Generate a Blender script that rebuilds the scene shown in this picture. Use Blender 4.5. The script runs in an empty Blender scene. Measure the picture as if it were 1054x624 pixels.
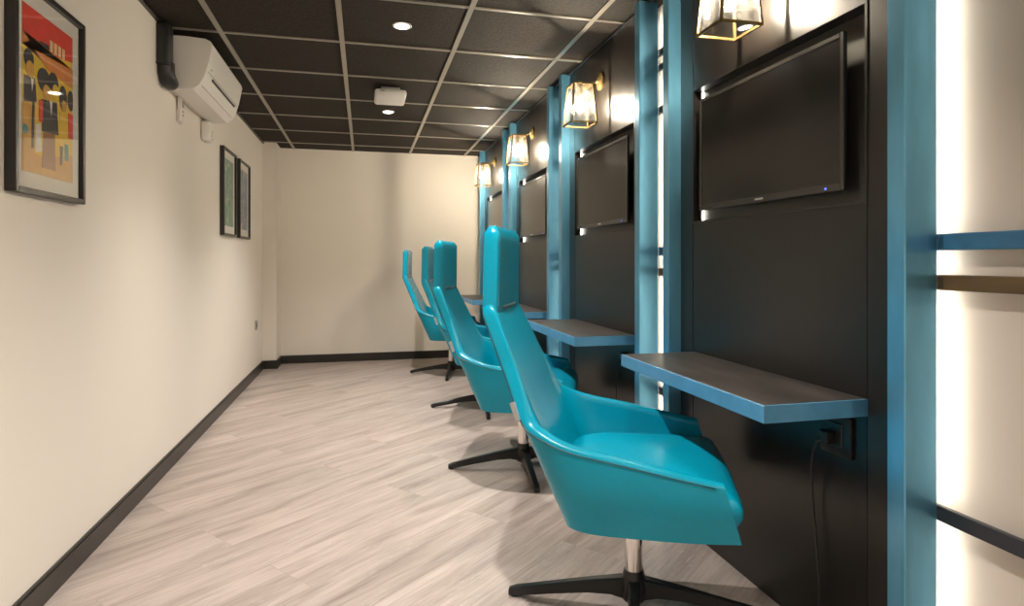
import bpy, bmesh, math, random
from mathutils import Vector, Matrix
random.seed(7)
SC = bpy.context.scene
COL = SC.collection
PI = math.pi

# ------------------------------------------------------------ camera, world, exposure
cam_d = bpy.data.cameras.new('camera'); cam = bpy.data.objects.new('camera', cam_d); COL.objects.link(cam)
cam.location = (0, 0, 1.0727); cam.rotation_euler = (PI/2, 0, -0.2383)
cam_d.sensor_width = 36.0; cam_d.lens = 36.0*625.38/1054.0
cam_d.shift_y = -(312-268.77)/1054.0; cam_d.clip_start = 0.02
SC.camera = cam
world = bpy.data.worlds.new('world'); SC.world = world; world.use_nodes = True
world.node_tree.nodes['Background'].inputs[0].default_value = (1.0, 0.93, 0.84, 1)
world.node_tree.nodes['Background'].inputs[1].default_value = 0.02
SC.view_settings.view_transform = 'Standard'; SC.view_settings.look = 'None'
SC.view_settings.gamma = 1.0; SC.view_settings.use_curve_mapping = False
SC.view_settings.exposure = 0.0
DOWN_W = 178            # recessed downlights
DOWN_COL = (1.0, 0.945, 0.885)
BULB_S = 3250           # lantern bulbs
BULB_COL = (1.0, 0.86, 0.66)
LED_S = 23             # strips behind the columns
LED_COL = (1.0, 0.96, 0.84)
LEAK_S = 8  # added niche glow, stands in for light leaking from the column gaps
for (dx, dy) in ((0.183, -2.28), (0.183, -0.51), (0.183, 1.286), (0.183, 3.086), (0.183, 4.89)):  # the rearmost beam is added fill, unseen behind the camera
    ld = bpy.data.lights.new('downlight_beam', 'SPOT'); lo = bpy.data.objects.new('downlight_beam', ld); COL.objects.link(lo)
    lo.location = (dx, dy, 2.235); ld.energy = DOWN_W; ld.color = DOWN_COL
    ld.spot_size = math.radians(118); ld.spot_blend = 1.0; ld.shadow_soft_size = 0.022

H = 2.2525; XL = -0.983; XW = 1.332; XP = 1.255; YB = 6.731; YF = -2.6
PITCH = 1.38; Y0 = 1.727

# ------------------------------------------------------------ node helpers
def new_mat(name):
    m = bpy.data.materials.new(name); m.use_nodes = True
    return m, m.node_tree.nodes, m.node_tree.links, m.node_tree.nodes['Principled BSDF']
def setp(b, **k):
    for n, v in k.items():
        n = n.replace('_', ' ')
        if n in b.inputs: b.inputs[n].default_value = v
def mat(name, col, rough=0.5, metal=0.0, vary=0.0, vscale=6.0, bump=0.0, bscale=60.0, stretch=(1,1,1), coat=0.0, spec=0.5):
    m, N, L, b = new_mat(name)
    setp(b, Base_Color=(*col, 1), Roughness=rough, Metallic=metal, Coat_Weight=coat)
    b.inputs['Specular IOR Level'].default_value = spec
    tc = N.new('ShaderNodeTexCoord'); mp = N.new('ShaderNodeMapping'); mp.inputs['Scale'].default_value = stretch
    L.new(tc.outputs['Object'], mp.inputs['Vector'])
    if vary > 0:
        n = N.new('ShaderNodeTexNoise'); n.inputs['Scale'].default_value = vscale; n.inputs['Detail'].default_value = 5
        L.new(mp.outputs[0], n.inputs['Vector'])
        r = N.new('ShaderNodeValToRGB')
        r.color_ramp.elements[0].position = 0.3; r.color_ramp.elements[1].position = 0.7
        r.color_ramp.elements[0].color = (*[max(0, c*(1-vary)) for c in col], 1)
        r.color_ramp.elements[1].color = (*[min(1, c*(1+vary)) for c in col], 1)
        L.new(n.outputs['Fac'], r.inputs[0]); L.new(r.outputs[0], b.inputs['Base Color'])
    if bump > 0:
        n2 = N.new('ShaderNodeTexNoise'); n2.inputs['Scale'].default_value = bscale; n2.inputs['Detail'].default_value = 3
        L.new(mp.outputs[0], n2.inputs['Vector'])
        bp = N.new('ShaderNodeBump'); bp.inputs['Strength'].default_value = bump; bp.inputs['Distance'].default_value = 0.004
        L.new(n2.outputs['Fac'], bp.inputs['Height']); L.new(bp.outputs[0], b.inputs['Normal'])
    return m
def emit(name, col, s):
    m, N, L, b = new_mat(name)
    setp(b, Base_Color=(*col, 1), Roughness=0.4)
    b.inputs['Emission Color'].default_value = (*col, 1); b.inputs['Emission Strength'].default_value = s
    return m
def thin_glass(name, gloss=0.08, tint=(1, 1, 1), scatter=0.0):
    m = bpy.data.materials.new(name); m.use_nodes = True; N = m.node_tree.nodes; L = m.node_tree.links
    N.clear(); o = N.new('ShaderNodeOutputMaterial'); t = N.new('ShaderNodeBsdfTransparent'); g = N.new('ShaderNodeBsdfGlossy')
    t.inputs[0].default_value = (*tint, 1); g.inputs['Roughness'].default_value = 0.03
    mx = N.new('ShaderNodeMixShader'); fr = N.new('ShaderNodeLayerWeight'); fr.inputs['Blend'].default_value = 0.25
    mr = N.new('ShaderNodeMapRange'); mr.inputs['To Min'].default_value = gloss*0.5; mr.inputs['To Max'].default_value = min(1, gloss*6)
    L.new(fr.outputs['Fresnel'], mr.inputs['Value']); L.new(mr.outputs[0], mx.inputs[0])
    if scatter > 0:
        ts = N.new('ShaderNodeBsdfTranslucent'); ts.inputs[0].default_value = (1, .97, .9, 1); m2 = N.new('ShaderNodeMixShader')
        nz = N.new('ShaderNodeTexNoise'); nz.inputs['Scale'].default_value = 40; tc = N.new('ShaderNodeTexCoord'); L.new(tc.outputs['Object'], nz.inputs['Vector'])
        r2 = N.new('ShaderNodeMapRange'); r2.inputs['From Min'].default_value = .35; r2.inputs['From Max'].default_value = .65; r2.inputs['To Min'].default_value = scatter*.3; r2.inputs['To Max'].default_value = scatter*1.7
        L.new(nz.outputs['Fac'], r2.inputs['Value']); L.new(r2.outputs[0], m2.inputs[0]); L.new(t.outputs[0], m2.inputs[1]); L.new(ts.outputs[0], m2.inputs[2]); t = m2
    L.new(t.outputs[0], mx.inputs[1]); L.new(g.outputs[0], mx.inputs[2]); L.new(mx.outputs[0], o.inputs[0])
    return m

M = {}
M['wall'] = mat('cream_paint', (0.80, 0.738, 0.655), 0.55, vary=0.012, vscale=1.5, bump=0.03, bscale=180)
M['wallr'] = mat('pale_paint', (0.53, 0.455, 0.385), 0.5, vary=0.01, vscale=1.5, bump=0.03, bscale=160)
M['skirt'] = mat('dark_skirting', (0.022, 0.018, 0.015), 0.35, vary=0.1)
M['tee'] = mat('ceiling_tee_grey', (0.36, 0.33, 0.28), 0.28, metal=0.55)
M['panel'] = mat('satin_black_panel', (0.010, 0.0078, 0.0062), 0.33, vary=0.14, vscale=9, stretch=(1, 6, 0.6), bump=0.04, bscale=70, spec=0.55)
M['niche'] = mat('niche_black', (0.05, 0.045, 0.04), 0.35)
M['blue'] = mat('blue_steel', (0.14, 0.39, 0.58), 0.28, metal=0.72, vary=0.16, vscale=5, stretch=(3, 3, 0.7), bump=0.05, bscale=40)
M['blueedge'] = mat('blue_edge_steel', (0.095, 0.29, 0.48), 0.36, metal=0.25, vary=0.12, vscale=14)
M['railblue'] = mat('rail_blue_paint', (0.03, 0.13, 0.24), 0.4, vary=0.12, vscale=20)
M['railbrown'] = mat('rail_brown_wood', (0.10, 0.06, 0.02), 0.45, vary=0.3, vscale=22, stretch=(1, .15, 1))
M['raildark'] = mat('rail_black_steel', (0.018, 0.02, 0.025), 0.35, vary=0.2)
M['top'] = mat('dark_laminate', (0.040, 0.034, 0.030), 0.40, vary=0.35, vscale=16, stretch=(1, .3, 1), bump=0.05, bscale=90)
M['teal'] = mat('teal_leather', (0.0, 0.262, 0.385), 0.25, vary=0.05, vscale=8, bump=0.10, bscale=330, coat=0.05, spec=0.28)
M['tealdk'] = mat('teal_piping', (0.0, 0.055, 0.07), 0.4)
M['chrome'] = mat('polished_steel', (0.78, 0.75, 0.72), 0.13, metal=1.0)
M['black'] = mat('black_coated_metal', (0.016, 0.016, 0.016), 0.3, metal=0.2)
M['blackpl'] = mat('black_plastic', (0.012, 0.012, 0.012), 0.38)
M['brass'] = mat('aged_brass', (0.24, 0.165, 0.065), 0.34, metal=0.75, vary=0.15, vscale=30)
M['bulb'] = emit('warm_bulb', BULB_COL, BULB_S)
M['glass'] = thin_glass('lantern_glass', 0.10, scatter=.019)
M['pglass'] = thin_glass('picture_glass', 0.045)
M['bglass'] = thin_glass('bulb_glass', 0.05, scatter=.012)
M['led'] = emit('led_white', LED_COL, LED_S)
M['leak_glow'] = emit('niche_leak_glow', LED_COL, LEAK_S)
M['lens'] = emit('downlight_lens', (1.0, 0.95, 0.88), 14.0)
M['white'] = mat('white_plastic', (0.74, 0.71, 0.66), 0.32)
M['white2'] = mat('off_white_plastic', (0.62, 0.58, 0.53), 0.4)
M['grey'] = mat('grey_plastic', (0.30, 0.29, 0.28), 0.4)
M['screen'] = mat('tv_screen', (0.010, 0.009, 0.008), 0.19, spec=0.55)
M['bezel'] = mat('tv_bezel', (0.05, 0.045, 0.04), 0.25, metal=0.3)
M['logo'] = mat('pale_mark', (0.6, 0.58, 0.55), 0.3)
M['bluelight'] = emit('standby_light', (0.1, 0.15, 1.0), 2.0)
M['frameb'] = mat('black_frame', (0.015, 0.013, 0.012), 0.32)
M['matb'] = mat('mount_board', (0.74, 0.70, 0.63), 0.8)
M['silver'] = mat('silver_tag', (0.42, 0.42, 0.42), 0.35, metal=0.5)
for n, c in dict(red=(0.72, 0.03, 0.008), orange=(0.68, 0.22, 0.03), yellow=(0.80, 0.52, 0.02), ink=(0.012, 0.01, 0.01),
                 cream=(0.80, 0.62, 0.28), brown=(0.30, 0.13, 0.03), skin=(0.64, 0.33, 0.05), paper=(0.75, 0.7, 0.62), teal2=(0.05, 0.22, 0.22)).items():
    M['p_'+n] = mat('print_'+n, c, 0.6, vary=0.12, vscale=25)

def ceiling_mat():
    m, N, L, b = new_mat('dark_ceiling_tile'); setp(b, Roughness=0.75); b.inputs['Specular IOR Level'].default_value = 0.25
    tc = N.new('ShaderNodeTexCoord'); n = N.new('ShaderNodeTexNoise'); n.inputs['Scale'].default_value = 70; n.inputs['Detail'].default_value = 6
    L.new(tc.outputs['Object'], n.inputs['Vector']); r = N.new('ShaderNodeValToRGB')
    r.color_ramp.elements[0].position = .3; r.color_ramp.elements[1].position = .75
    r.color_ramp.elements[0].color = (0.011, 0.0080, 0.0052, 1); r.color_ramp.elements[1].color = (0.032, 0.0235, 0.0150, 1)
    L.new(n.outputs['Fac'], r.inputs[0]); L.new(r.outputs[0], b.inputs['Base Color'])
    bp = N.new('ShaderNodeBump'); bp.inputs['Strength'].default_value = .5; bp.inputs['Distance'].default_value = .006
    L.new(n.outputs['Fac'], bp.inputs['Height']); L.new(bp.outputs[0], b.inputs['Normal'])
    return m
M['ceil'] = ceiling_mat()
def floor_mat():
    m, N, L, b = new_mat('grey_oak_plank'); setp(b, Roughness=0.42)
    tc = N.new('ShaderNodeTexCoord'); mp = N.new('ShaderNodeMapping'); mp.inputs['Rotation'].default_value = (0, 0, math.radians(-40))
    L.new(tc.outputs['Object'], mp.inputs['Vector'])
    br = N.new('ShaderNodeTexBrick'); br.inputs['Scale'].default_value = 1.0; br.inputs['Brick Width'].default_value = 1.22; br.inputs['Row Height'].default_value = 0.245
    br.inputs['Mortar Size'].default_value = 0.0012; br.inputs['Mortar Smooth'].default_value = 0.3; br.offset = 0.37; br.inputs['Bias'].default_value = 0.0
    br.inputs['Color1'].default_value = (0, 0, 0, 1); br.inputs['Color2'].default_value = (1, 1, 1, 1); br.inputs['Mortar'].default_value = (0.5, 0.5, 0.5, 1)
    L.new(mp.outputs[0], br.inputs['Vector'])
    # per-plank offset of the grain
    vm = N.new('ShaderNodeVectorMath'); vm.operation = 'MULTIPLY_ADD'; L.new(br.outputs['Color'], vm.inputs[0])
    vm.inputs[1].default_value = (3.1, 7.7, 5.0); L.new(mp.outputs[0], vm.inputs[2])
    def grain(sx, sy, det, dist):
        m2 = N.new('ShaderNodeMapping'); m2.inputs['Scale'].default_value = (sx, sy, 1); L.new(vm.outputs[0], m2.inputs['Vector'])
        n = N.new('ShaderNodeTexNoise'); n.inputs['Scale'].default_value = 1; n.inputs['Detail'].default_value = det; n.inputs['Roughness'].default_value = .6
        n.inputs['Distortion'].default_value = dist; L.new(m2.outputs[0], n.inputs['Vector']); return n
    g1 = grain(1.1, 11, 6, .5); g2 = grain(5, 95, 4, .15); g3 = grain(17, 120, 3, 1.2); g4 = grain(2.2, 9, 2, .3)
    r = N.new('ShaderNodeValToRGB'); e = r.color_ramp.elements
    e[0].position = .28; e[0].color = (0.275, 0.218, 0.190, 1); e[1].position = .72; e[1].color = (0.52, 0.445, 0.400, 1)
    x = e.new(.48); x.color = (0.415, 0.345, 0.307, 1)
    L.new(g1.outputs['Fac'], r.inputs[0])
    r2 = N.new('ShaderNodeValToRGB'); r2.color_ramp.elements[0].position = .3; r2.color_ramp.elements[0].color = (.82, .805, .79, 1)
    r2.color_ramp.elements[1].position = .6; r2.color_ramp.elements[1].color = (1.06, 1.06, 1.06, 1); L.new(g2.outputs['Fac'], r2.inputs[0])
    mx = N.new('ShaderNodeMix'); mx.data_type = 'RGBA'; mx.blend_type = 'MULTIPLY'; mx.inputs[0].default_value = 1
    L.new(r.outputs[0], mx.inputs[6]); L.new(r2.outputs[0], mx.inputs[7])
    # plank tone and seam
    mr = N.new('ShaderNodeMapRange'); mr.inputs['To Min'].default_value = .94; mr.inputs['To Max'].default_value = 1.05; L.new(br.outputs['Color'], mr.inputs['Value'])
    sm = N.new('ShaderNodeMapRange'); sm.inputs['To Min'].default_value = 1.0; sm.inputs['To Max'].default_value = .82; L.new(br.outputs['Fac'], sm.inputs['Value'])
    ml = N.new('ShaderNodeMath'); ml.operation = 'MULTIPLY'; L.new(mr.outputs[0], ml.inputs[0]); L.new(sm.outputs[0], ml.inputs[1])
    hs = N.new('ShaderNodeVectorMath'); hs.operation = 'SCALE'; L.new(mx.outputs[2], hs.inputs[0]); L.new(ml.outputs[0], hs.inputs['Scale'])
    fl = N.new('ShaderNodeMapRange'); fl.inputs['From Min'].default_value = .56; fl.inputs['From Max'].default_value = .68; L.new(g3.outputs['Fac'], fl.inputs['Value'])
    fm = N.new('ShaderNodeMapRange'); fm.inputs['From Min'].default_value = .50; fm.inputs['From Max'].default_value = .64; fm.inputs['To Max'].default_value = .55; L.new(g4.outputs['Fac'], fm.inputs['Value'])
    fx = N.new('ShaderNodeMath'); fx.operation = 'MULTIPLY'; L.new(fl.outputs[0], fx.inputs[0]); L.new(fm.outputs[0], fx.inputs[1])
    wm = N.new('ShaderNodeMix'); wm.data_type = 'RGBA'; L.new(fx.outputs[0], wm.inputs[0]); L.new(hs.outputs[0], wm.inputs[6]); wm.inputs[7].default_value = (.62, .56, .52, 1)
    L.new(wm.outputs[2], b.inputs['Base Color'])
    bp = N.new('ShaderNodeBump'); bp.inputs['Strength'].default_value = .12; bp.inputs['Distance'].default_value = .003
    L.new(g2.outputs['Fac'], bp.inputs['Height']); L.new(bp.outputs[0], b.inputs['Normal'])
    return m
M['floor'] = floor_mat()

# ------------------------------------------------------------ mesh helpers
def box(bm, x0, x1, y0, y1, z0, z1, bev=0.0, seg=2):
    vs = [bm.verts.new((x, y, z)) for x in (x0, x1) for y in (y0, y1) for z in (z0, z1)]
    F = [(0, 1, 3, 2), (4, 6, 7, 5), (0, 4, 5, 1), (2, 3, 7, 6), (0, 2, 6, 4), (1, 5, 7, 3)]
    fs = [bm.faces.new([vs[i] for i in f]) for f in F]
    if bev > 0:
        es = list({e for f in fs for e in f.edges})
        bmesh.ops.bevel(bm, geom=es, offset=bev, segments=seg, profile=.5, affect='EDGES')
def bar(bm, a, b, w, d=None, up=(0, 0, 1)):
    a = Vector(a); b = Vector(b); d = d or w; t = (b-a).normalized(); u = Vector(up)
    if abs(t.dot(u)) > .95: u = Vector((1, 0, 0))
    s = t.cross(u).normalized(); u = s.cross(t).normalized()
    r = [[bm.verts.new(p + s*(w/2*i) + u*(d/2*j)) for i, j in ((-1, -1), (1, -1), (1, 1), (-1, 1))] for p in (a, b)]
    for i in range(4): bm.faces.new((r[0][i], r[0][(i+1) % 4], r[1][(i+1) % 4], r[1][i]))
    bm.faces.new(r[0][::-1]); bm.faces.new(r[1])
def tube(bm, pts, rad, n=12):
    pts = [Vector(p) for p in pts]; rings = []; rad = rad if isinstance(rad, (list, tuple)) else [rad]*len(pts)
    ref = Vector((0.31, 0.17, 0.93)).normalized()
    for i, p in enumerate(pts):
        t = (pts[min(i+1, len(pts)-1)] - pts[max(i-1, 0)]).normalized()
        s = t.cross(ref).normalized(); u = s.cross(t)
        rings.append([bm.verts.new(p + (s*math.cos(2*PI*k/n) + u*math.sin(2*PI*k/n))*rad[i]) for k in range(n)])
    for a, b in zip(rings, rings[1:]):
        for k in range(n): bm.faces.new((a[k], a[(k+1) % n], b[(k+1) % n], b[k]))
    bm.faces.new(rings[0][::-1]); bm.faces.new(rings[-1])
def lathe(bm, prof, n=24, c=(0, 0, 0), axis='z'):
    c = Vector(c); rings = []
    for r, h in prof:
        ring = []
        for k in range(n):
            a = 2*PI*k/n; p = (r*math.cos(a), r*math.sin(a), h)
            if axis == 'x': p = (h, p[0], p[1])
            ring.append(bm.verts.new(c + Vector(p)))
        rings.append(ring)
    for a, b in zip(rings, rings[1:]):
        for k in range(n): bm.faces.new((a[k], a[(k+1) % n], b[(k+1) % n], b[k]))
    bm.faces.new(rings[0][::-1]); bm.faces.new(rings[-1])
def prism_y(bm, poly, y0, y1):      # poly of (x, z)
    a = [bm.verts.new((x, y0, z)) for x, z in poly]; b = [bm.verts.new((x, y1, z)) for x, z in poly]
    n = len(poly)
    for i in range(n): bm.faces.new((a[i], a[(i+1) % n], b[(i+1) % n], b[i]))
    bm.faces.new(a[::-1]); bm.faces.new(b)
def obj(name, bm, m, parent=None, smooth=False, angle=None):
    bmesh.ops.recalc_face_normals(bm, faces=bm.faces)
    me = bpy.data.meshes.new(name); bm.to_mesh(me); bm.free()
    me.materials.append(M[m] if isinstance(m, str) else m)
    o = bpy.data.objects.new(name, me); COL.objects.link(o)
    if parent: o.parent = parent
    if smooth:
        for p in me.polygons: p.use_smooth = True
        if angle: me.set_sharp_from_angle(angle=math.radians(angle))
    return o
def B(): return bmesh.new()
def tag(o, label, cat, group=None):
    o['label'] = label; o['category'] = cat
    if group: o['group'] = group
    return o
def thing(name, label, cat, loc=(0, 0, 0), rz=0, group=None):
    o = bpy.data.objects.new(name, None); COL.objects.link(o); o.location = loc; o.rotation_euler = (0, 0, rz); o.empty_display_size = .1
    return tag(o, label, cat, group)
def struct(name, bm, m):
    o = obj(name, bm, m); o['kind'] = 'structure'; return o
def dup(root, loc, rz, label):
    r = root.copy(); COL.objects.link(r); r.location = loc; r.rotation_euler = (0, 0, rz); r['label'] = label
    for ch in list(root.children):
        c = ch.copy(); COL.objects.link(c); c.parent = r
        for g in ch.children:
            d = g.copy(); COL.objects.link(d); d.parent = c
    return r

# ------------------------------------------------------------ the room
b = B(); box(b, XL-.1, XW+.1, YF-.1, YB+.1, -.1, 0); struct('floor', b, 'floor')
b = B(); box(b, XL-.1, XW+.1, YF-.1, YB+.1, H, H+.1); struct('ceiling', b, 'ceil')
b = B(); box(b, XL-.1, XL, YF-.1, YB+.1, 0, H); struct('wall_left', b, 'wall')
b = B(); box(b, XL, XW, YB, YB+.1, 0, H); struct('wall_back', b, 'wall')
b = B(); box(b, XL, XW, YF-.1, YF, 0, H); struct('wall_front', b, 'wall')
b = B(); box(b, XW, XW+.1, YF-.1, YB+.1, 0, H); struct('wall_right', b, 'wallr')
b = B(); box(b, XL, -.852, 6.44, YB, 0, H); struct('wall_corner', b, 'wall')
SK = .075
b = B(); box(b, XL, XL+.013, YF, 6.44, 0, SK); box(b, XL, XL+.008, YF, 6.44, SK, SK+.009); struct('baseboard_left', b, 'skirt')
b = B(); box(b, XL+.013, -.839, 6.427, 6.44, 0, SK+.009); box(b, -.852, -.839, 6.44, YB-.013, 0, SK+.009); struct('baseboard_corner', b, 'skirt')
b = B(); box(b, -.852, XP, YB-.013, YB, 0, SK+.009); struct('baseboard_back', b, 'skirt')
# ceiling grid: main tees along the room, cross tees every 0.6 m
b = B()
for X in (-.716, -.116, .484, 1.084): box(b, X-.0125, X+.0125, YF, YB, H-.007, H)
for k in range(-10, 6):
    Y = 3.386+.6*k
    for xa, xb in ((XL, -.7285), (-.7035, -.1285), (-.1035, .4715), (.4965, 1.0715), (1.0965, XP)):
        box(b, xa, xb, Y-.0095, Y+.0095, H-.006, H)
struct('trim_1', b, 'tee')
b = B(); box(b, XL, XL+.018, YF, 6.44, H-.014, H-.0072); struct('trim_2', b, 'skirt')
b = B(); box(b, XP-.014, XP-.001, YF, YB, H-.016, H-.0072); struct('trim_3', b, 'raildark')

# ------------------------------------------------------------ booth panels with television niches
ORD = ['nearest', 'second nearest', 'third nearest', 'farthest']
XN = 1.302
NZ0, NZ1, NHW = 1.222, 1.744, .426
for k in range(-2, 4):
    yc = Y0+PITCH*k; ya, yb = yc-.540, yc+.520
    if k == 3: yb = yc+.53
    if k == -1: yb = .695
    if k == -2: ya = YF+.01
    t = thing('wall_panel', ['black wall panel behind the television nearest the camera, big lantern at its top',
                             'black wall panel second from the camera, behind the second television',
                             'black wall panel third from the camera, mostly behind tall chair backs',
                             'narrowest-looking black wall panel, last before the far cream wall',
                             'black wall panel behind the camera, out of frame',
                             'black wall panel beside the camera, out of frame on the right'][k], 'panel', (XP, yc, 0), 0, 'black booth panels')
    L = lambda y: y-yc
    b = B(); d = .055
    y0n, y1n = -NHW, NHW
    g = .0015
    box(b, 0, d, L(ya), y0n-g, 0, H-.0072); box(b, 0, d, y1n+g, L(yb), 0, H-.0072)
    box(b, .0008, d, y0n+g, y1n-g, 0, NZ0); box(b, .0008, d, y0n+g, y1n-g, NZ1, H-.0072)
    obj('panel_board', b, 'panel', t)
    b = B(); box(b, XN-XP, d, y0n-g, y1n+g, NZ0-.01, NZ1+.01); obj('niche_back', b, 'niche', t)
    b = B(); e = .006
    box(b, -.002, XN-XP, y0n-g, y0n+e, NZ0, NZ1); box(b, -.002, XN-XP-.012, y1n-e, y1n+g, NZ0, NZ1)
    box(b, -.002, XN-XP, y0n+e, y1n-e, NZ0, NZ0+e); box(b, -.002, XN-XP, y0n+e, y1n-e, NZ1-e, NZ1)
    obj('niche_lining', b, 'frameb', t)
    b = B(); box(b, XN-XP-.0115, XN-XP-.0005, y1n-e, y1n-.001, NZ0+e+.002, NZ1-e-.002); o = obj('light_strip', b, 'leak_glow', t); o['label'] = 'added glowing strip standing in for leaked light'  # added strip imitating light that leaks in at the niche corner

# ------------------------------------------------------------ blue steel columns
def column(yc, label):
    t = thing('steel_column', label, 'column', (1.2, yc, 0), 0, 'blue steel columns')
    b = B(); w = .025; box(b, 0, .092, -w, w, 0, H-.0072, .0025, 1); obj('tube', b, 'blue', t)
    b = B(); box(b, .0922, .0932, -.012, .012, .02, H-.05); o = obj('light_strip', b, 'led', t); o['label'] = 'glowing white light strip'
    return t
CL = [('blue steel column at the right edge beside the pale wall', 'right-hand light-edged blue column of the pair between nearest and second televisions'),
      ('left-hand blue column of the pair between nearest and second televisions', 'right-hand blue column of the pair left of the second television'),
      ('left-hand blue column of the pair left of the second television', 'right-hand blue column of the pair left of the third television'),
      ('left-hand blue column of the pair left of the third television', 'farthest blue column, against the far cream wall')]
for k in range(4):
    yc = Y0+PITCH*k
    column(yc-.565, CL[k][0]); column(yc+.546, CL[k][1])
column(.72, 'blue steel column beside the camera, out of frame on the right')

# ------------------------------------------------------------ rails along the pale wall behind the columns
for z0, z1, m, lab in ((1.097, 1.136, 'railblue', 'blue horizontal rail on pale wall at right edge, above the brown rail'),
                       (1.005, 1.041, 'railbrown', 'brown wooden horizontal rail on pale wall just below the blue rail'),
                       (.469, .505, 'raildark', 'black horizontal rail low on the pale wall at right edge'),
                       (1.998, 2.031, 'raildark', 'highest rail crossing the bright slit between two blue columns'),
                       (1.932, 1.963, 'raildark', 'rail crossing the bright slit just under the topmost one'),
                       (1.738, 1.771, 'raildark', 'rail crossing the bright slit level with the television top')):
    b = B(); box(b, 1.2938, 1.309, -2.4, YB-.002, z0, z1, .003, 2); o = obj('wall_rail', b, m); tag(o, lab, 'rail', 'rails behind the columns')

# ------------------------------------------------------------ wall shelves
SZ = .718
SL = ['black-topped wall shelf with blue edge nearest the camera, above the nearest chair seat',
      'blue-edged wall shelf second from the camera, right of the tallest chair back',
      'blue-edged wall shelf third from the camera, partly hidden by a chair back',
      'farthest blue-edged wall shelf, glimpsed between chair backs by the far wall']
for k in range(4):
    yc = Y0+PITCH*k
    t = thing('wall_shelf', SL[k], 'shelf', (XP, yc-.004, SZ-.044), 0, 'wall shelves in the booths')
    b = B(); box(b, -.30, 0, -.418, .418, .003, .0445, .0015, 1); obj('shelf_top', b, 'top', t)
    b = B(); box(b, -.306, -.30, -.424, .424, 0, .0435, .001, 1); box(b, -.30, 0, -.424, -.418, 0, .0435); box(b, -.30, 0, .418, .424, 0, .0435)
    obj('edge_band', b, 'blueedge', t)
    for s in (-.3, .3):
        b = B(); bar(b, (-.03, s, -.004), (-.17, s, -.004), .03, .008); obj('bracket', b, 'blackpl', t)

# ------------------------------------------------------------ televisions
TL = ['black flat television nearest the camera, largest, under the top lantern',
      'black flat television second from the camera, above the second shelf',
      'black flat television third from the camera, left of a column pair',
      'farthest black flat television, narrow sliver beside the tallest headrest']
def tv(k):
    yc = Y0+PITCH*k+.006
    t = thing('television', TL[k], 'television', (1.247, yc, 1.477), 0, 'wall televisions')
    W, Hh = .361, .213
    b = B(); box(b, .0035, .013, -W, W, -Hh, Hh, .002, 2); obj('body', b, 'blackpl', t)
    b = B(); f = .013
    box(b, 0, .006, -W, -W+f, -Hh, Hh, .001, 1); box(b, 0, .006, W-f, W, -Hh, Hh, .001, 1)
    box(b, 0, .006, -W+f, W-f, Hh-f, Hh, .001, 1); box(b, 0, .006, -W+f, W-f, -Hh, -Hh+.021, .001, 1)
    fr = obj('bezel', b, 'bezel', t)
    b = B(); box(b, .0025, .005, -W+f, W-f, -Hh+.021, Hh-f); obj('screen', b, 'screen', t)
    b = B()
    for i in range(7): box(b, -.0008, 0, -.022+i*.0062, -.0182+i*.0062, -Hh+.008, -Hh+.014)
    o = obj('maker_mark', b, 'logo', fr); o['label'] = 'pale lettering'
    b = B(); box(b, -.001, 0, -W+.062, -W+.068, -Hh+.007, -Hh+.012); o = obj('standby_light', b, 'bluelight', fr); o['label'] = 'blue standby light'
    b = B(); box(b, .0135, .036, -W+.05, W-.05, -Hh+.03, Hh-.05, .006, 2); obj('rear_cover', b, 'blackpl', t)
    b = B(); box(b, .0365, XN-1.247-.0005, -.12, .12, -.10, .10); obj('wall_bracket', b, 'blackpl', t)
for k in range(4): tv(k)

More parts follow.
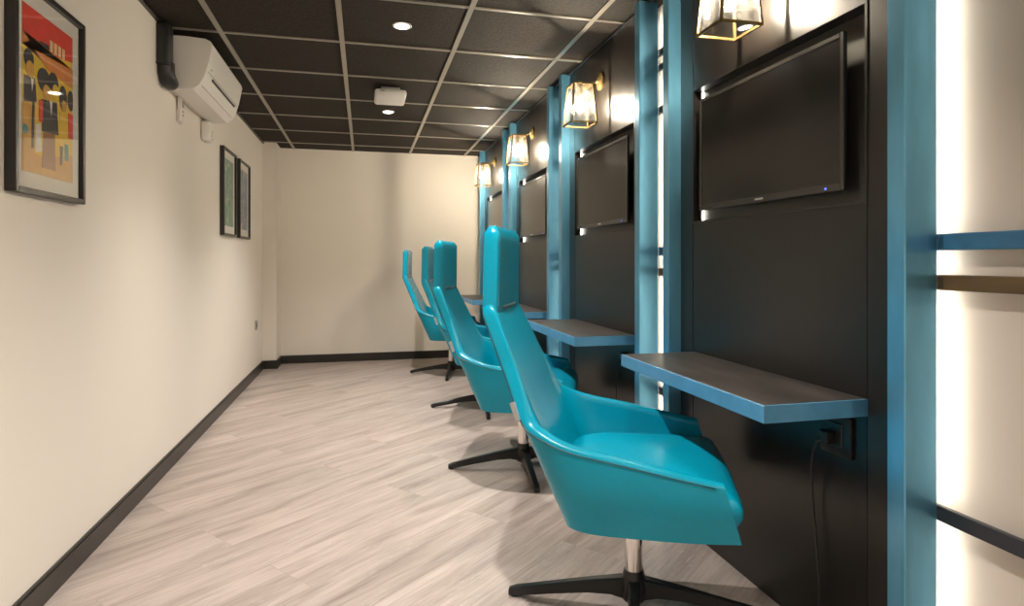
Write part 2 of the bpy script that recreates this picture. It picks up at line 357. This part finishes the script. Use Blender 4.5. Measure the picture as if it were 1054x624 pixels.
# ------------------------------------------------------------ lantern wall lights
LL = ['brass glass lantern nearest the camera, cut by the top edge of the photo',
      'brass glass lantern second from the camera, above the second television',
      'brass glass lantern third from the camera, above the third television',
      'farthest and smallest brass glass lantern, by the far cream wall',
      'added brass glass lantern for fill light behind the camera, out of frame',
      'brass glass lantern on the panel beside the camera, out of frame']
def lantern(k):
    yc = Y0+PITCH*k+.0
    t = thing('wall_lantern', LL[k], 'wall light', (1.133, yc, 1.808), 0, 'brass wall lanterns')
    a, c, h = .071, .053, .213
    def P(i, j, s, z): return (i*s, j*s, z)
    q = [(-1, -1), (1, -1), (1, 1), (-1, 1)]
    b = B(); w = .0075
    for n in range(4):
        i, j = q[n]; i2, j2 = q[(n+1) % 4]
        bar(b, P(i, j, a, .004), P(i2, j2, a, .004), w, .008); bar(b, P(i, j, c, h), P(i2, j2, c, h), w, .008)
        bar(b, P(i, j, a, .0), P(i, j, c, h), w)
    obj('frame', b, 'brass', t)
    b = B()
    for n in range(4):
        i, j = q[n]; i2, j2 = q[(n+1) % 4]; f = .985
        b.faces.new([b.verts.new(v) for v in (P(i, j, a*f, .006), P(i2, j2, a*f, .006), P(i2, j2, c*f, h-.004), P(i, j, c*f, h-.004))])
    obj('glass_panes', b, 'glass', t)
    b = B(); box(b, -c+.002, c-.002, -c+.002, c-.002, h+.004, h+.007); lathe(b, [(.012, h+.007), (.012, h+.02), (.006, h+.026)], 14); obj('roof', b, 'brass', t)
    b = B(); lathe(b, [(.014, h+.004), (.016, h-.01), (.0185, h-.02), (.0185, h-.066), (.015, h-.070)], 18); obj('bulb_holder', b, 'brass', t, True, 40)
    b = B(); lathe(b, [(.012, h-.0705), (.014, h-.076), (.024, h-.092), (.029, h-.112), (.026, h-.131), (.016, h-.144), (.004, h-.149)], 18); o = obj('bulb', b, 'bglass', t, True); o['label'] = 'clear glass bulb'
    b = B(); lathe(b, [(.003, h-.080), (.0065, h-.084), (.0065, h-.132), (.003, h-.136)], 12); f = obj('filament', b, 'bulb', o, True); f['label'] = 'glowing warm filament'
    b = B(); tube(b, [(0, 0, h+.016), (.06, 0, h+.017), (.108, 0, h+.030)], .0065, 12); obj('arm', b, 'brass', t, True, 40)
    b = B(); lathe(b, [(.048, XP-1.133-.0005), (.048, .112), (.03, .103), (.014, .098), (.010, .092)], 24, (0, 0, h+.032), 'x'); obj('back_plate', b, 'brass', t, True, 35)
for k in range(-2, 4): lantern(k)  # rearmost lantern is added for fill light, out of view

# ------------------------------------------------------------ lounge chairs
def spline(P, n):
    out = []
    m = len(P)
    for i in range(m-1):
        p0, p1, p2, p3 = P[max(i-1, 0)], P[i], P[i+1], P[min(i+2, m-1)]
        for s in range(n):
            t = s/n
            out.append(tuple(.5*((2*b)+(-a+c)*t+(2*a-5*b+4*c-d)*t*t+(-a+3*b-3*c+d)*t**3) for a, b, c, d in zip(p0, p1, p2, p3)))
    out.append(tuple(P[-1])); return out
def back_x(z):
    T = [(.34, -.176), (.352, -.184), (.436, -.226), (.52, -.263), (.625, -.313), (.76, -.364), (.84, -.403), (.94, -.447)]
    for (a, x), (c, y) in zip(T, T[1:]):
        if z <= c: return x+(y-x)*(z-a)/(c-a)
    return T[-1][1]
def make_chair():
    t = thing('lounge_chair', 'x', 'chair', (0, 0, 0), 0, 'teal high-backed swivel chairs')
    # columns: bottom x,y,z  rim x,y,z  weight-of-back
    half = [(.268, .305, .356, .225, .338, .503, 0), (.14, .310, .351, .09, .342, .528, 0), (.0, .306, .348, -.04, .340, .552, 0),
            (-.10, .298, .347, -.160, .334, .572, .1), (-.155, .272, .349, -.245, .312, .597, .55), (-.178, .237, .351, -.300, .277, .626, .95),
            (-.182, .19, .352, -.355, .231, .74, 1), (-.183, .14, .352, -.404, .198, .845, 1), (-.184, .095, .352, -.437, .176, .920, 1),
            (-.184, .05, .352, -.443, .10, .931, 1), (-.184, .0, .352, -.444, .0, .932, 1)]
    full = half + [(a, -b_, c, d, -e, f, w) for a, b_, c, d, e, f, w in half[-2::-1]]
    cols = spline(full, 4); NR = 14; n = len(cols)
    G = []
    for (bx, by, bz, rx, ry, rz, w) in cols:
        w = min(1, max(0, w)); col = []
        for i in range(NR+1):
            s = i/NR
            z = bz+(rz-bz)*s; y = by+(ry-by)*s; x = bx+(rx-bx)*s
            bul = .012*math.sin(PI*s)*(1-w); y += bul*(1 if by > 0 else -1)
            xb = back_x(z) + (rx - back_x(rz))*s
            x = x*(1-w)+xb*w
            col.append(Vector((x, y, z)))
        G.append(col)
    def nrm(i, j):
        a = G[min(i+1, n-1)][j]-G[max(i-1, 0)][j]; c = G[i][min(j+1, NR)]-G[i][max(j-1, 0)]
        v = a.cross(c).normalized()
        return v
    # make normals point to the inside of the shell
    cen = Vector((0.05, 0, .75))
    th = .040
    b = B(); rows = []
    for i in range(n):
        w = min(1, max(0, cols[i][6])); loop = []
        N_ = []
        for j in range(NR+1):
            v = nrm(i, j)
            if v.dot(cen-G[i][j]) < 0: v = -v
            N_.append(v)
        # underside tuck
        base = G[i][0]
        loop.append(Vector((base.x*.86+.012, base.y*.86, base.z-.006)))
        loop += G[i][:]
        up = (G[i][NR]-G[i][NR-1]).normalized()
        for a in (30, 60, 90, 120, 150):
            a = math.radians(a)
            loop.append(G[i][NR] + N_[NR]*(th/2*(1-math.cos(a))) + up*(.013*math.sin(a)))
        for j in range(NR, 1, -1):
            p = G[i][j]+N_[j]*th
            loop.append(p)
        rows.append([b.verts.new(p) for p in loop])
    m = len(rows[0])
    for i in range(n-1):
        for j in range(m-1): b.faces.new((rows[i][j], rows[i+1][j], rows[i+1][j+1], rows[i][j+1]))
    for r in (rows[0], rows[-1]):       # arm fronts
        b.faces.new(r)
    # underside plate
    b.faces.new([r[0] for r in rows])
    obj('seat_shell', b, 'teal', t, True, 50)
    # stitched seam just under the rim, outside
    for sgn in (1, -1):
        pts = []
        rng = range(1, n//2-7) if sgn == 1 else range(n-2, n//2+7, -1)
        for i in rng:
            v = nrm(i, NR-1)
            if v.dot(cen-G[i][NR-1]) < 0: v = -v
            p = G[i][NR]*.92+G[i][NR-2]*.08
            pts.append(p - v*.0006)
        b = B(); tube(b, pts, [.0016 if k < 14 else .0026 for k in range(len(pts))], 6); obj('seam', b, 'tealdk', t, True)
    # seat cushion
    out = spline([(.276, -.15), (.270, -.265), (.245, -.288), (.10, -.296), (-.10, -.28), (-.19, -.22), (-.225, -.08), (-.228, 0), (-.225, .08), (-.19, .22), (-.10, .28), (.10, .296), (.245, .288), (.270, .265), (.276, .15), (.279, 0)], 4)
    b = B(); rings = []
    for z, ins, dx in ((.372, .03, -.01), (.382, .012, 0), (.41, .002, .008), (.435, .0, .008), (.452, .008, .0), (.464, .028, -.006), (.471, .07, -.01)):
        ring = []
        for (x, y) in out:
            l = math.hypot(x-.06, y); f = (l-ins)/l
            zz = z + (.004 if z > .45 else 0)
            ring.append(b.verts.new((.06+(x-.06)*f + (dx if x > .2 else 0), y*f, zz)))
        rings.append(ring)
    for a, c in zip(rings, rings[1:]):
        for k in range(len(a)): b.faces.new((a[k], a[(k+1) % len(a)], c[(k+1) % len(a)], c[k]))
    cv = b.verts.new((.06, 0, .479)); [b.faces.new((rings[-1][k], rings[-1][(k+1) % len(out)], cv)) for k in range(len(out))]
    b.faces.new(rings[0][::-1]); obj('seat_cushion', b, 'teal', t, True, 60)
    # headrest
    b = B()
    prof = []
    NZ = 12
    rings = []
    for i in range(NZ+1):
        s = i/NZ; z = .913+.265*s
        e = (1-s)*.248 if s > .5 else s*.248+.010
        rnd = .016; k = 1 if e > rnd else math.sqrt(max(0, 1-((rnd-e)/rnd)**2))
        hw = (.174-.005*s) - .014*(1-k); th2 = .026*(.35+.65*k); xc = -.421+.004*s
        ring = []
        for q in range(32):
            a = 2*PI*q/32; ca, sa = math.cos(a), math.sin(a); p = .2
            X = xc + th2*math.copysign(abs(ca)**p, ca); Y = hw*math.copysign(abs(sa)**p, sa)
            X += .010*(1-(Y/hw)**2)*0 - .012*(Y/hw)**2*0
            ring.append(b.verts.new((X + .012*(abs(Y)/hw)**2*.35, Y, z)))
        rings.append(ring)
    for a, c in zip(rings, rings[1:]):
        for k in range(32): b.faces.new((a[k], a[(k+1) % 32], c[(k+1) % 32], c[k]))
    b.faces.new(rings[0][::-1]); b.faces.new(rings[-1]); hr = obj('headrest', b, 'teal', t, True, 50)
    # neck fold
    b = B(); tube(b, [(-.405, -.155, .934), (-.395, -.08, .93), (-.393, 0, .929), (-.395, .08, .93), (-.405, .155, .934)], .006, 8); obj('neck_fold', b, 'tealdk', t, True)
    # maker tag on the near rear edge
    b = B(); p = G[n-1-22][NR]; bar(b, (-.331, -.258, .678), (-.310, -.271, .632), .013, .012); o = obj('label_tag', b, 'silver', t); o['label'] = 'silver woven tag'
    # post and star base
    b = B(); lathe(b, [(.027, .085), (.027, .352)], 28); o = obj('post', b, 'chrome', t, True, 40); o['label'] = 'polished steel post'
    b = B(); lathe(b, [(.05, .340), (.085, .345), (.085, .3545), (.02, .3545)], 24); obj('seat_plate', b, 'black', t, True, 40)
    hub = B(); lathe(hub, [(.034, .028), (.040, .04), (.040, .075), (.033, .105), (.029, .12), (.0275, .12)], 28); hb = obj('base_hub', hub, 'black', t, True, 35)
    legs = []
    for q in range(4):
        b = B(); rr = []
        for r, z0, z1, w in ((.02, .032, .098, .040), (.07, .042, .090, .034), (.14, .040, .078, .031), (.26, .024, .054, .029), (.37, .006, .032, .027), (.392, .006, .024, .024)):
            rr.append([b.verts.new(v) for v in ((r, -w/2, z0), (r, w/2, z0), (r, w/2, z1-.004), (r, w/2-.005, z1), (r, -w/2+.005, z1), (r, -w/2, z1-.004))])
        for a, c in zip(rr, rr[1:]):
            for k in range(6): b.faces.new((a[k], a[(k+1) % 6], c[(k+1) % 6], c[k]))
        b.faces.new(rr[0][::-1]); b.faces.new(rr[-1])
        lg = obj('leg', b, 'black', t, True, 30); legs.append(lg)
        b = B(); lathe(b, [(.011, 0), (.012, .007)], 14, (.375, 0, 0)); obj('glide', b, 'blackpl', lg)
    return t
proto = make_chair()
def star(t, ang):       # turn the star base on its swivel
    for i, c in enumerate([c for c in t.children if c.name.startswith('leg')]): c.rotation_euler = (0, 0, ang + i*PI/2)
CH = [(.81, 1.74, -25, 156, 'teal leather high-backed chair nearest the camera, whole seat and arm in view'),
      (.81, 3.086, -21, 175, 'second teal high-backed chair from the camera, directly behind the nearest one'),
      (.861, 4.409, -14, 173, 'third teal high-backed chair from the camera, dark headrest, second from left'),
      (.807, 5.788, -11, 166, 'farthest teal high-backed chair, leftmost in the photo, before the far wall')]
for i, (x, y, yaw, st, lab) in enumerate(CH):
    if i == 0: t = proto; t.location = (x, y, 0); t.rotation_euler = (0, 0, math.radians(yaw)); t['label'] = lab
    else: t = dup(proto, (x, y, 0), math.radians(yaw), lab)
    star(t, math.radians(st-yaw))

# ------------------------------------------------------------ framed pictures on the left wall
def picture(yc, zc, W, Hh, label, art):
    t = thing('framed_picture', label, 'picture', (XL, yc, zc), 0, 'framed prints on the left wall'); f = .017; D = .030
    w, h = W/2, Hh/2
    b = B()
    box(b, 0, D, -w, -w+f, -h, h, .0015, 1); box(b, 0, D, w-f, w, -h, h, .0015, 1); box(b, 0, D, -w+f, w-f, h-f, h, .0015, 1); box(b, 0, D, -w+f, w-f, -h, -h+f, .0015, 1)
    obj('frame', b, 'frameb', t)
    b = B(); box(b, .004, .014, -w+f, w-f, -h+f, h-f); obj('mount', b, 'matb', t)
    art(t, w-f, h-f)
    b = B(); b.faces.new([b.verts.new((.021, y, z)) for y, z in ((-w+f, -h+f), (w-f, -h+f), (w-f, h-f), (-w+f, h-f))]); obj('glass', b, 'pglass', t)
def poly(bm, pts, x):
    v = [bm.verts.new((x, y, z)) for y, z in pts]; w = [bm.verts.new((x-.0004, y, z)) for y, z in pts]
    bm.faces.new(v); bm.faces.new(w[::-1]); n = len(pts)
    for i in range(n): bm.faces.new((v[i], w[i], w[(i+1) % n], v[(i+1) % n]))
def ell(cy, cz, a, c, n=14, rot=0):
    return [(cy+a*math.cos(u)*math.cos(rot)-c*math.sin(u)*math.sin(rot), cz+a*math.cos(u)*math.sin(rot)+c*math.sin(u)*math.cos(rot)) for u in [2*PI*i/n for i in range(n)]]
def crowd(t, w, h):
    X0 = .0147; W, Hh = w-.046, h-.050      # print half size
    lay = {}
    def add(m, pts, lv): lay.setdefault((m, lv), []).append([(max(-W, min(W, y)), max(-Hh, min(Hh, z))) for y, z in pts])
    add('p_yellow', [(-W, -Hh), (W, -Hh), (W, Hh), (-W, Hh)], 0)
    add('p_red', [(-W, Hh*.50), (W, Hh*.66), (W, Hh), (-W, Hh)], 1)
    add('p_orange', [(-W, Hh*.50), (-W*.5, Hh*.66), (W, Hh*.56), (W, Hh*.30), (-W*.1, Hh*.36), (-W, Hh*.66)], 2)
    for i in range(4): add('p_cream', [(W*(.02+.17*i), Hh*.62), (W*(.12+.17*i), Hh*.62), (W*(.13+.17*i), Hh*.76), (W*(.01+.17*i), Hh*.76)], 3)
    add('p_ink', [(-W*.4, Hh*.66), (-W*.05, Hh*.68), (0, Hh*.62), (-W*.3, Hh*.61)], 3)
    add('p_skin', [(-W, -Hh), (W, -Hh), (W, -Hh*.62), (-W*.2, -Hh*.78), (-W, -Hh*.72)], 1)
    add('p_brown', [(-W*.3, -Hh*.9), (W*.25, -Hh*.9), (W*.2, -Hh*.2), (-W*.2, -Hh*.2)], 2)
    add('p_skin', [(-W, -Hh*.75), (-W*.6, -Hh*.75), (-W*.5, Hh*.0), (-W*.95, Hh*.12)], 2)
    add('p_ink', ell(-W*.78, Hh*.36, W*.18, Hh*.12), 3); add('p_skin', ell(-W*.74, Hh*.24, W*.15, Hh*.10), 4)
    add('p_ink', [(-W*.95, Hh*.14), (-W*.55, Hh*.16), (-W*.5, -Hh*.12), (-W*.95, -Hh*.18)], 3)
    add('p_paper', [(-W*.72, Hh*.14), (-W*.62, Hh*.14), (-W*.68, -Hh*.02)], 5)
    add('p_ink', ell(-W*.22, Hh*.20, W*.26, Hh*.15), 3); add('p_skin', ell(-W*.12, Hh*.06, W*.15, Hh*.10), 4)
    add('p_ink', ell(W*.16, Hh*.24, W*.20, Hh*.13), 3); add('p_yellow', ell(W*.24, Hh*.12, W*.14, Hh*.11), 4)
    add('p_ink', [(-W*.32, -Hh*.05), (W*.30, 0), (W*.36, -Hh*.42), (-W*.3, -Hh*.45)], 3)
    add('p_paper', [(-W*.02, -Hh*.02), (W*.1, -Hh*.02), (W*.05, -Hh*.22)], 5)
    add('p_red', [(-W*.42, -Hh*.08), (-W*.26, -Hh*.06), (-W*.28, -Hh*.34), (-W*.42, -Hh*.34)], 4)
    add('p_ink', ell(W*.56, Hh*.10, W*.17, Hh*.17), 3); add('p_skin', ell(W*.60, Hh*.00, W*.11, Hh*.08), 4)
    add('p_yellow', [(W*.42, -Hh*.10), (W*.72, -Hh*.10), (W*.76, -Hh*.55), (W*.38, -Hh*.55)], 3)
    add('p_ink', ell(W*.90, Hh*.12, W*.14, Hh*.14), 3); add('p_red', [(W*.78, -Hh*.06), (W, -Hh*.06), (W, -Hh*.4), (W*.8, -Hh*.4)], 3)
    add('p_paper', [(-W*.55, -Hh*.40), (-W*.36, -Hh*.36), (-W*.30, -Hh*.70), (-W*.55, -Hh*.74)], 4)
    add('p_ink', [(W*.42, -Hh*.55), (W*.56, -Hh*.55), (W*.52, -Hh*.8), (W*.44, -Hh*.8)], 3)
    add('p_teal2', [(W*.62, -Hh*.5), (W*.78, -Hh*.5), (W*.8, -Hh*.72), (W*.64, -Hh*.72)], 4); add('p_teal2', ell(-W*.9, -Hh*.5, W*.1, Hh*.06), 3)
    add('p_ink', [(-W*.66, -Hh*.12), (-W*.58, -Hh*.12), (-W*.62, -Hh*.7), (-W*.7, -Hh*.7)], 4)
    b = B(); inks = []
    for (m, lv), L in sorted(lay.items(), key=lambda q: q[0][1]):
        if m not in inks: inks.append(m)
        for p in L:
            k0 = len(b.faces); poly(b, p, X0+.0005*lv); b.faces.ensure_lookup_table()
            for fc in b.faces[k0:]: fc.material_index = inks.index(m)
    o = obj('print', b, inks[0], t)
    for m in inks[1:]: o.data.materials.append(M[m])
def soft(c1, c2, c3, seed):
    m, N, L, bs = new_mat('mottled_print'); setp(bs, Roughness=.6)
    tc = N.new('ShaderNodeTexCoord'); n = N.new('ShaderNodeTexNoise'); n.noise_dimensions = '4D'; n.inputs['W'].default_value = seed; n.inputs['Scale'].default_value = 11; n.inputs['Detail'].default_value = 1.5; n.inputs['Distortion'].default_value = 1.2
    L.new(tc.outputs['Object'], n.inputs['Vector']); r = N.new('ShaderNodeValToRGB'); r.color_ramp.interpolation = 'CONSTANT'; e = r.color_ramp.elements
    e[0].color = (*c1, 1); e[0].position = 0; e[1].color = (*c2, 1); e[1].position = .5; q = e.new(.64); q.color = (*c3, 1)
    L.new(n.outputs['Fac'], r.inputs[0]); L.new(r.outputs[0], bs.inputs['Base Color'])
    def art(t, w, h):
        b = B(); box(b, .0142, .0152, -w+.05, w-.05, -h+.055, h-.055); obj('print', b, m, t)
    return art
picture(2.212, 1.585, .44, .628, 'large framed print in red, orange and yellow, nearest on the left wall', crowd)
picture(4.83, 1.570, .44, .628, 'black-framed green print, left one of the far pair on the left wall', soft((.06, .21, .14), (.16, .30, .20), (.55, .55, .46), 1))
picture(5.40, 1.572, .44, .628, 'black-framed grey-blue print, right one of the far pair on the left wall', soft((.12, .16, .23), (.19, .27, .31), (.55, .44, .24), 5))

# ------------------------------------------------------------ air conditioner and its neighbours
t = thing('air_conditioner', 'white air conditioner high on the left wall under the dark ceiling', 'air conditioner', (XL, 3.80, 1.947))
sec = [(.035, .0), (.085, .0), (.130, .006), (.160, .028), (.183, .070), (.201, .130), (.214, .195), (.221, .235), (.214, .255), (.19, .266), (.10, .272), (.035, .272)]
b = B(); prism_y(b, sec, -.39, .39); obj('body', b, 'white', t, True, 28)
b = B(); box(b, 0, .0345, -.37, .37, .012, .262); obj('back_plate', b, 'white2', t)
for ya, yb in ((-.400, -.3905), (.3905, .40)):
    b = B(); prism_y(b, sec, ya, yb); obj('end_cap', b, 'white', t, True, 28)
def onsec(z):
    for (xa, za), (xb, zb) in zip(sec, sec[1:]):
        if za <= z <= zb: return xa+(xb-xa)*(z-za)/(zb-za)
b = B(); tube(b, [(onsec(.093)+.001, -.26, .093), (onsec(.093)+.001, .30, .093)], .0065, 8); obj('air_slot', b, 'blackpl', t)
b = B(); tube(b, [(onsec(.035)+.0005, -.36, .035), (onsec(.035)+.0005, .36, .035)], .0018, 6); tube(b, [(onsec(.108)+.0005, -.36, .108), (onsec(.108)+.0005, .36, .108)], .0015, 6); obj('flap_joint', b, 'grey', t)
b = B(); box(b, onsec(.13)-.002, onsec(.13)+.001, -.33, -.305, .127, .133); o = obj('maker_mark', b, 'grey', t); o['label'] = 'small dark mark'

t = thing('pipe_trunking', 'black pipe trunking on the left wall beside the air conditioner end', 'trunking', (XL, 3.315, 0))
b = B(); box(b, 0, .055, -.045, .045, 2.03, H-.014, .01, 3); obj('duct', b, 'blackpl', t, True, 40)
b = B(); tube(b, [(.03, 0, 2.05), (.03, .002, 2.0), (.033, .016, 1.978), (.036, .038, 1.968), (.036, .072, 1.968)], [.040, .041, .041, .038, .034], 16); obj('elbow', b, 'blackpl', t, True, 50)
b = B(); box(b, 0, .060, -.05, .05, 2.03, 2.045, .006, 2); obj('collar', b, 'black', t, True, 40)

t = thing('remote_control', 'white remote control in a wall holder under the air conditioner', 'remote control', (XL, 3.625, 1.832))
b = B(); box(b, 0, .018, -.03, .03, -.01, .06, .004, 2); obj('holder', b, 'white2', t, True, 40)
b = B(); box(b, .006, .026, -.029, .029, .0, .130, .004, 2); rc = obj('handset', b, 'white', t, True, 40)
b = B(); box(b, .0262, .0268, -.020, .020, .072, .108); obj('display', b, 'grey', rc)
for z in (.03, .05):
    b = B(); box(b, .0262, .0275, -.012, .012, z-.005, z+.005); obj('button', b, 'grey', rc)

t = thing('motion_sensor', 'small white rounded sensor box on the left wall below the air conditioner', 'sensor', (XL, 4.15, 1.882))
b = B(); box(b, 0, .055, -.055, .055, -.062, .062, .018, 4); obj('housing', b, 'white', t, True, 40)
b = B(); lathe(b, [(.03, .053), (.028, .061), (.018, .068), (.004, .070)], 18, (0, 0, -.025), 'x'); obj('sensor_lens', b, 'white2', t, True)

t = thing('light_switch', 'small dark switch plate low on the left wall near the far corner', 'switch', (XL, 6.06, .475))
b = B(); box(b, 0, .009, -.043, .043, -.043, .043, .003, 2); obj('plate', b, 'grey', t)
b = B(); box(b, .009, .013, -.014, .014, -.02, .02, .002, 1); obj('rocker', b, 'blackpl', t)

# ------------------------------------------------------------ ceiling fittings
DL = {3.086: 'round recessed downlight nearer the camera, bright in the dark ceiling', 4.89: 'smaller-looking recessed downlight beyond the white ceiling unit',
      1.286: 'recessed downlight in the ceiling above the nearest chair, out of frame', -.51: 'recessed downlight in the ceiling over the camera position',
      -2.28: 'added recessed downlight for fill light, unseen far behind the camera'}
for y, lab in DL.items():
    t = thing('downlight', lab, 'ceiling light', (.183, y, H), 0, 'recessed downlights')
    b = B(); lathe(b, [(.047, -.0005), (.047, -.004), (.042, -.006), (.036, -.004)], 28); obj('rim', b, 'white', t, True, 40)
    b = B(); lathe(b, [(.001, -.0062), (.034, -.0066), (.035, -.0042)], 28); o = obj('lens', b, 'lens', t, True); o['label'] = 'glowing lens'
t = thing('ceiling_unit', 'white rounded box hanging under the dark ceiling between two downlights', 'ceiling unit', (.172, 4.28, H))
b = B(); box(b, -.105, .105, -.14, .14, -.072, -.026, .018, 4); obj('housing', b, 'white', t, True, 40)
b = B(); box(b, -.065, .065, -.09, .09, -.03, -.0005, .006, 2); obj('mount', b, 'grey', t, True, 40)
b = B(); box(b, -.07, -.04, -.1412, -.140, -.046, -.039); o = obj('indicator', b, 'grey', t)

# ------------------------------------------------------------ sockets and cables under the shelves
t = thing('wall_socket', 'black wall socket under the nearest shelf with a cable plugged in', 'socket', (XP, 1.40, .60))
b = B(); box(b, -.010, 0, -.055, .055, -.055, .055, .003, 2); obj('plate', b, 'frameb', t, True, 40)
b = B(); box(b, -.014, -.010, -.028, .028, -.03, .035, .002, 1); obj('socket_face', b, 'blackpl', t)
t = thing('power_cable', 'thin black cable hanging from the socket under the nearest shelf', 'cable', (0, 0, 0))
b = B(); tube(b, spline([(1.222, 1.415, .585), (1.21, 1.43, .57), (1.225, 1.465, .50), (1.236, 1.475, .40), (1.238, 1.463, .28), (1.238, 1.452, .15), (1.235, 1.46, .04), (1.21, 1.50, .006)], 6), .0036, 8); obj('lead', b, 'blackpl', t, True)
b = B(); box(b, 1.214, 1.241, 1.395, 1.432, .575, .61, .006, 2); obj('plug', b, 'blackpl', t, True, 40)
t = thing('power_cable', 'thin black cable hanging under the second shelf, behind the nearest chair', 'cable', (0, 0, 0))
b = B(); tube(b, spline([(1.232, 2.78, .60), (1.236, 2.84, .53), (1.238, 2.86, .44), (1.239, 2.86, .3), (1.238, 2.85, .12), (1.22, 2.86, .006)], 6), .0036, 8); obj('lead', b, 'blackpl', t, True)
b = B(); box(b, 1.222, XP-.0005, 2.755, 2.80, .585, .625, .006, 2); obj('plug', b, 'blackpl', t, True, 40)
